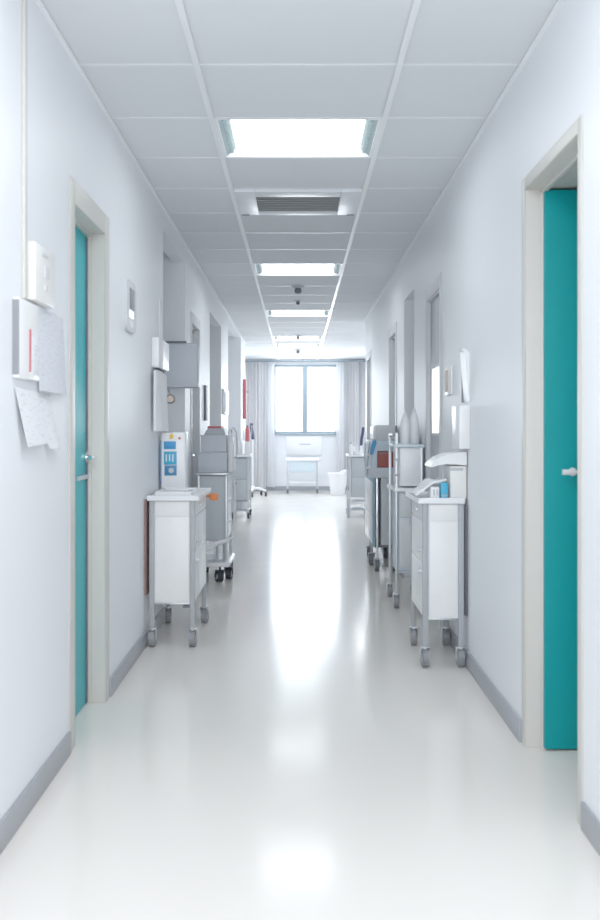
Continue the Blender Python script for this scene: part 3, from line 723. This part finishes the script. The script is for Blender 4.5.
# ------------------------------------------------------------------ far end: small trolley, basin, bin
x0, x1, y0, y1 = -0.21, 0.39, 20.1, 20.5
t = thing('table_trolley', ((x0+x1)/2, (y0+y1)/2, 0), 'small white two-shelf table trolley under the far window', 'trolley')
MB().box(x0-0.04, x1+0.04, y0-0.02, y1+0.02, 0.64, 0.70, 0.02).build('tray_top', M['whitep'], t)
for s in (-1, 1): 
    xx = x0-0.045 if s < 0 else x1+0.045
    MB().tube([(xx-s*0.01, y0, 0.66), (xx+s*0.02, y0+0.02, 0.70), (xx+s*0.02, y1-0.02, 0.70), (xx-s*0.01, y1, 0.66)], 0.012).build('end_handle', M['alu'], t)
MB().box(x0+0.03, x1-0.03, y0+0.01, y1-0.01, 0.42, 0.64, 0.005).build('drawer_box', M['paleblue'], t)
MB().box(x0+0.02, x1-0.02, y0+0.01, y1-0.01, 0.20, 0.225, 0.004).build('lower_shelf', M['whitep'], t)
for px in (x0, x1):
    for py in (y0, y1): 
        MB().cyl((px, py, 0.10), (px, py, 0.645), 0.014).build('leg', M['alu'], t); caster(t, px, py, 0.11, 0.045, 0.028, M['darkgrey'], M['greyp'])
t = thing('wall_panel', (0.1, FAR, 0.75), 'white service panel on the wall directly below the far window', 'panel')
MB().box(-0.24, 0.50, FAR-0.035, FAR-0.001, 0.74, 1.15, 0.008).build('panel_board', M['whitep'], t)
MB().box(0.03, 0.27, FAR-0.041, FAR-0.034, 0.96, 0.985, 0.003).build('panel_slot', M['greyp'], t)
t = thing('waste_bin', (0.78, 19.6, 0), 'white tapered waste bin on the floor by the right curtain', 'bin')
MB().lathe((0.78, 19.6, 0), [(0.13, 0.0), (0.14, 0.01), (0.185, 0.36), (0.195, 0.40), (0.20, 0.425), (0.19, 0.43), (0.17, 0.36), (0.12, 0.02), (0.01, 0.015)], 28).build('bin_body', M['whitep'], t)
MB().prism([(0.80, 0.43), (0.985, 0.43), (0.985, 0.475), (0.93, 0.49), (0.85, 0.465)], 1, 19.45, 19.75).build('bin_lid', M['whitep'], t)

# ------------------------------------------------------------------ things on the left wall
t = thing('wall_phone', (WL, 3.43, 1.71), 'cream intercom box at the foot of the trunking on the left wall', 'intercom')
MB().box(WL+0.0005, WL+0.035, 3.30, 3.56, 1.70, 1.895, 0.008).build('intercom_case', M['cream'], t)
MB().box(WL+0.034, WL+0.038, 3.41, 3.47, 1.79, 1.83, 0.002).build('keypad', M['framewhite'], t)
MB().box(WL+0.034, WL+0.037, 3.38, 3.46, 1.86, 1.872, 0.001).build('name_strip', M['bluegrey'], t)
MB().box(WL+0.034, WL+0.038, 3.41, 3.45, 1.745, 1.765, 0.002).build('button', M['framewhite'], t)
t = thing('file_holder', (WL, 3.28, 1.43), 'white file holder with a red strip, leftmost in the wall paper cluster', 'file holder')
MB().box(WL+0.0005, WL+0.022, 3.15, 3.395, 1.435, 1.69, 0.004).build('holder_body', M['white'], t)
MB().box(WL+0.001, WL+0.0215, 3.1485, 3.1515, 1.445, 1.682).build('dark_side', M['rubber'], t)
MB().box(WL+0.021, WL+0.025, 3.265, 3.285, 1.46, 1.60, 0.001).build('red_strip', M['red'], t)
MB().box(WL+0.021, WL+0.024, 3.29, 3.385, 1.45, 1.59, 0.001).build('document', M['paper'], t)
def wall_sheet(name, label, xw, sgn, y0, y1, zt0, zt1, zb0, zb1, lift_top, lift_bot, m, shift=0.0, curl=0.01):
    def fn(u, v):
        z = (zb0*(1-u)+zb1*u)*(1-v)+(zt0*(1-u)+zt1*u)*v
        off = lift_bot+(lift_top-lift_bot)*v+curl*math.sin(math.pi*u)*(1-v)
        return (xw+sgn*(0.0015+off), y0+(y1-y0)*u+shift*(1-v), z)
    o = MB().sheet(fn, 10, 10, 0.002).build(name, m)
    return tag(o, label, 'paper')
wall_sheet('notice_sheet', 'large pale grey printed sheet, right of the white file holder', WL, 1, 3.41, 3.80, 1.70, 1.69, 1.405, 1.40, 0.004, 0.012, M['paperblue'], 0.02)
wall_sheet('notice_sheet', 'white sheet tilted below the file holder, lower left of the papers', WL, 1, 3.165, 3.43, 1.405, 1.400, 1.215, 1.225, 0.002, 0.028, M['paper'], 0.06, 0.006)
wall_sheet('notice_sheet', 'white sheet hanging slanted below the large grey printed sheet', WL, 1, 3.45, 3.62, 1.40, 1.40, 1.205, 1.20, -0.0005, 0.022, M['paper'], 0.08, 0.01)

t = thing('call_panel', (WL, 5.33, 1.79), 'narrow rounded call panel with dark display on the wall past the left door', 'call panel')
rr = [(5.32+sy_*0.08+0.07*math.cos(a_), 1.925+sz_*0.078+0.057*math.sin(a_)) for sy_, sz_, q in ((1, 1, 0), (-1, 1, 1), (-1, -1, 2), (1, -1, 3)) for a_ in [math.pi/2*(q+k/6) for k in range(7)]]
MB().prism(rr, 0, WL-0.0005, WL+0.016).build('panel_plate', M['framewhite'], t)
MB().box(WL+0.015, WL+0.019, 5.25, 5.40, 1.91, 2.02, 0.003).build('display', M['rubber'], t)
MB().box(WL+0.015, WL+0.020, 5.25, 5.36, 1.865, 1.90, 0.003).build('lit_button', M['lit'], t)
MB().box(WL+0.015, WL+0.019, 5.28, 5.36, 1.815, 1.85, 0.003).build('button', M['whitep'], t)

t = thing('towel_dispenser', (WL, 6.35, 1.62), 'white paper towel dispenser box on the left wall above the hanging towel', 'dispenser')
MB().box(WL+0.0005, WL+0.05, 6.12, 6.60, 1.655, 1.84, 0.01).build('dispenser_body', M['whitep'], t)
MB().box(WL+0.01, WL+0.04, 6.20, 6.52, 1.651, 1.657).build('dispenser_mouth', M['darkgrey'], t)
def fn_t(u, v):
    return (WL+0.022+0.022*(1-v)*math.sin(math.pi*u)+0.012*math.sin(3*math.pi*u)*(1-v*0.6), 6.08+0.50*u, 1.262+0.372*v-0.012*u+0.008*math.sin(math.pi*u))
tw = MB().sheet(fn_t, 24, 14, 0.016)
hk = MB(); hk.tube([(WL+0.001, 6.33, 1.62), (WL+0.02, 6.33, 1.625), (WL+0.03, 6.33, 1.636)], 0.006)
tw = tag(tw.build('hanging_towel', M['towel']), 'white towel hanging on the left wall above the white cart', 'towel')
hk.build('hook', M['greyp'], tw)

t = thing('pressure_gauge', (-0.84, 6.62, 1.47), 'round dark pressure gauge dangling from a cable beside the hanging towel', 'gauge')
gx, gy, gz = -0.845, 6.62, 1.475
MB().cyl((gx, gy-0.012, gz), (gx, gy+0.014, gz), 0.032, n=24).build('gauge_case', M['darkgrey'], t)
MB().cyl((gx, gy-0.014, gz), (gx, gy-0.011, gz), 0.022, n=24).build('gauge_face', M['tan'], t)
MB().tube([(gx, gy, gz+0.03), (gx-0.012, gy, gz+0.06), (gx-0.035, gy, gz+0.09), (gx-0.045, gy, gz+0.15), (gx-0.045, gy, gz+0.30), (WL+0.004, gy, gz+0.34)], 0.006).build('cable', M['rubber'], t)
MB().tube([(gx-0.03, gy, gz+0.0), (WL+0.012, gy, gz+0.03), (WL+0.004, gy, gz+0.07)], 0.005).build('cable', M['bluegrey'], t)
struct(box('trim_6', M['grid'], None, WL, WL+0.01, 6.46, 6.50, 1.84, 2.12, 0.003))

t = thing('wall_cabinet', (-0.92, 7.8, 1.60), 'blue-grey flat wall box jutting out at the alcove corner above blue-labelled box', 'cabinet')
MB().box(-1.10, -0.775, 7.70, 7.955, 1.60, 1.94, 0.012).build('cabinet_body', M['bluegrey'], t)
MB().box(-1.08, -0.80, 7.692, 7.702, 1.625, 1.895, 0.004).build('front_cover', M['bluegrey'], t)
MB().box(-1.10, -0.86, 7.695, 7.72, 1.94, 1.955, 0.003).build('top_rail', M['darkgrey'], t)

t = tag(box('wall_bar', M['darkgrey'], None, WL+0.0005, WL+0.02, 9.55, 9.75, 1.36, 1.70, 0.005), 'slim black upright bar on the wall beyond the far left door', 'wall bar')
t = thing('notice_board', (WL, 12.25, 1.47), 'narrow blue notice board on the left wall past the second alcove', 'notice board')
MB().box(WL+0.0005, WL+0.02, 11.85, 12.7, 1.46, 1.76, 0.005).build('board_frame', M['alu'], t)
MB().box(WL+0.019, WL+0.023, 11.95, 12.62, 1.49, 1.73, 0.001).build('board_face', M['steelblue'], t)
t = thing('wall_sign', (WL, 16.5, 1.45), 'tall narrow red sign jutting from the far left wall', 'sign')
MB().box(WL+0.0005, WL+0.055, 16.30, 16.36, 1.45, 2.10, 0.004).build('sign_panel', M['red'], t)
MB().box(WL+0.001, WL+0.09, 16.38, 16.42, 1.88, 1.91, 0.002).build('bracket', M['greyp'], t)
t = thing('fire_extinguisher', (WL+0.07, 16.5, 1.10), 'small red extinguisher on the wall below the tall red sign', 'extinguisher')
MB().lathe((WL+0.062, 16.55, 1.08), [(0.028, 0), (0.034, 0.01), (0.034, 0.19), (0.025, 0.23), (0.012, 0.245)], 20).build('cylinder_body', M['red'], t)
MB().lathe((WL+0.062, 16.55, 1.32), [(0.015, 0), (0.018, 0.02), (0.012, 0.03)], 12).build('valve', M['darkgrey'], t)
MB().tube([(WL+0.075, 16.55, 1.335), (WL+0.13, 16.55, 1.34), (WL+0.135, 16.55, 1.25), (WL+0.12, 16.55, 1.14)], 0.008).build('hose', M['greyp'], t)
MB().box(WL-0.0005, WL+0.02, 16.50, 16.60, 1.09, 1.28, 0.002).build('wall_bracket', M['white'], t)

# ------------------------------------------------------------------ things on the right wall
t = thing('wall_plate', (WR, 6.05, 1.49), 'small tan and white plate on the right wall beside the glazed door', 'sign')
MB().box(WR-0.012, WR-0.0005, 5.88, 6.12, 1.48, 1.65, 0.003).build('plate_board', M['white'], t)
MB().box(WR-0.015, WR-0.011, 5.98, 6.10, 1.50, 1.63, 0.001).build('tan_face', M['tan'], t)
t = thing('wall_holder', (WR, 5.5, 1.17), 'white narrow wall holder above the curved hood on the right wall', 'holder')
MB().box(WR-0.06, WR-0.0005, 5.28, 5.52, 1.17, 1.40, 0.006).build('holder_body', M['whitep'], t)
MB().box(WR-0.045, WR-0.012, 5.275, 5.282, 1.19, 1.38, 0.002).build('holder_front', M['white'], t)
t = thing('clipboard', (WR, 5.4, 1.42), 'white clipboard leaning from the right wall above the narrow holder', 'clipboard')
MB().prism([(WR-0.004, 1.42), (WR-0.0005, 1.42), (WR-0.0005, 1.68), (WR-0.022, 1.70), (WR-0.026, 1.70)], 1, 5.30, 5.46).build('board', M['whitep'], t)
MB().box(WR-0.034, WR-0.022, 5.34, 5.42, 1.69, 1.705, 0.002).build('clip', M['alu'], t)
MB().box(WR-0.012, WR-0.0005, 5.48, 5.50, 1.42, 1.62).build('dark_edge', M['rubber'], t)  # dark strip stands in for the shade at the board's far side

# ------------------------------------------------------------------ light
def area(name, loc, sx, sy, power, rot=(0, 0, 0), col=(0.93, 0.965, 1.0)):
    l = bpy.data.lights.new(name, 'AREA'); l.shape = 'RECTANGLE'; l.size = sx; l.size_y = sy; l.energy = power; l.color = col
    o = bpy.data.objects.new(name, l); o.location = loc; o.rotation_euler = rot; COL.objects.link(o); return o
for y in (2.3, 0.2, -2.0): area('corridor_lamp', (0, y, 2.74), 0.8, 0.66, 15)
area('daylight', (0.16, FAR+0.5, 2.0), 2.2, 2.2, 225, (math.radians(-90), 0, 0), (0.90, 0.96, 1.0))
for y in (14.2, 19.0): area('wing_fill', (1.25 if y > 15 else 1.2, y, 2.74), 0.3, 0.6, 8)  # unseen fill lights added in the wings to brighten the corridor
area('wing_fill', (-1.25, 19.0, 2.74), 0.3, 0.6, 8)
area('back_fill', (0, -3.1, 1.5), 1.6, 2.2, 38, (math.radians(90), 0, 0))  # added fill before the closed back wall, brightens surfaces facing the camera
W = bpy.data.worlds.new('World'); scene.world = W; W.use_nodes = True
bg = W.node_tree.nodes['Background']; bg.inputs['Color'].default_value = (0.86, 0.93, 1.0, 1); bg.inputs['Strength'].default_value = 1.6

# ------------------------------------------------------------------ camera
cam = bpy.data.cameras.new('camera'); co = bpy.data.objects.new('camera', cam); COL.objects.link(co)
co.location = (0, 0, EYE); co.rotation_euler = (math.radians(90), 0, 0)
cam.sensor_fit = 'VERTICAL'; cam.sensor_height = 36; cam.lens = 1000/920*36
cam.shift_y = -30/920; cam.shift_x = 2/920
cam.dof.use_dof = True; cam.dof.focus_distance = 7.5; cam.dof.aperture_fstop = 4.0
scene.camera = co
scene.view_settings.view_transform = 'Standard'; scene.view_settings.look = 'None'; scene.view_settings.exposure = 0.52; scene.view_settings.gamma = 1.29
scene.cycles.max_bounces = 10; scene.cycles.diffuse_bounces = 6; scene.cycles.sample_clamp_indirect = 6.0
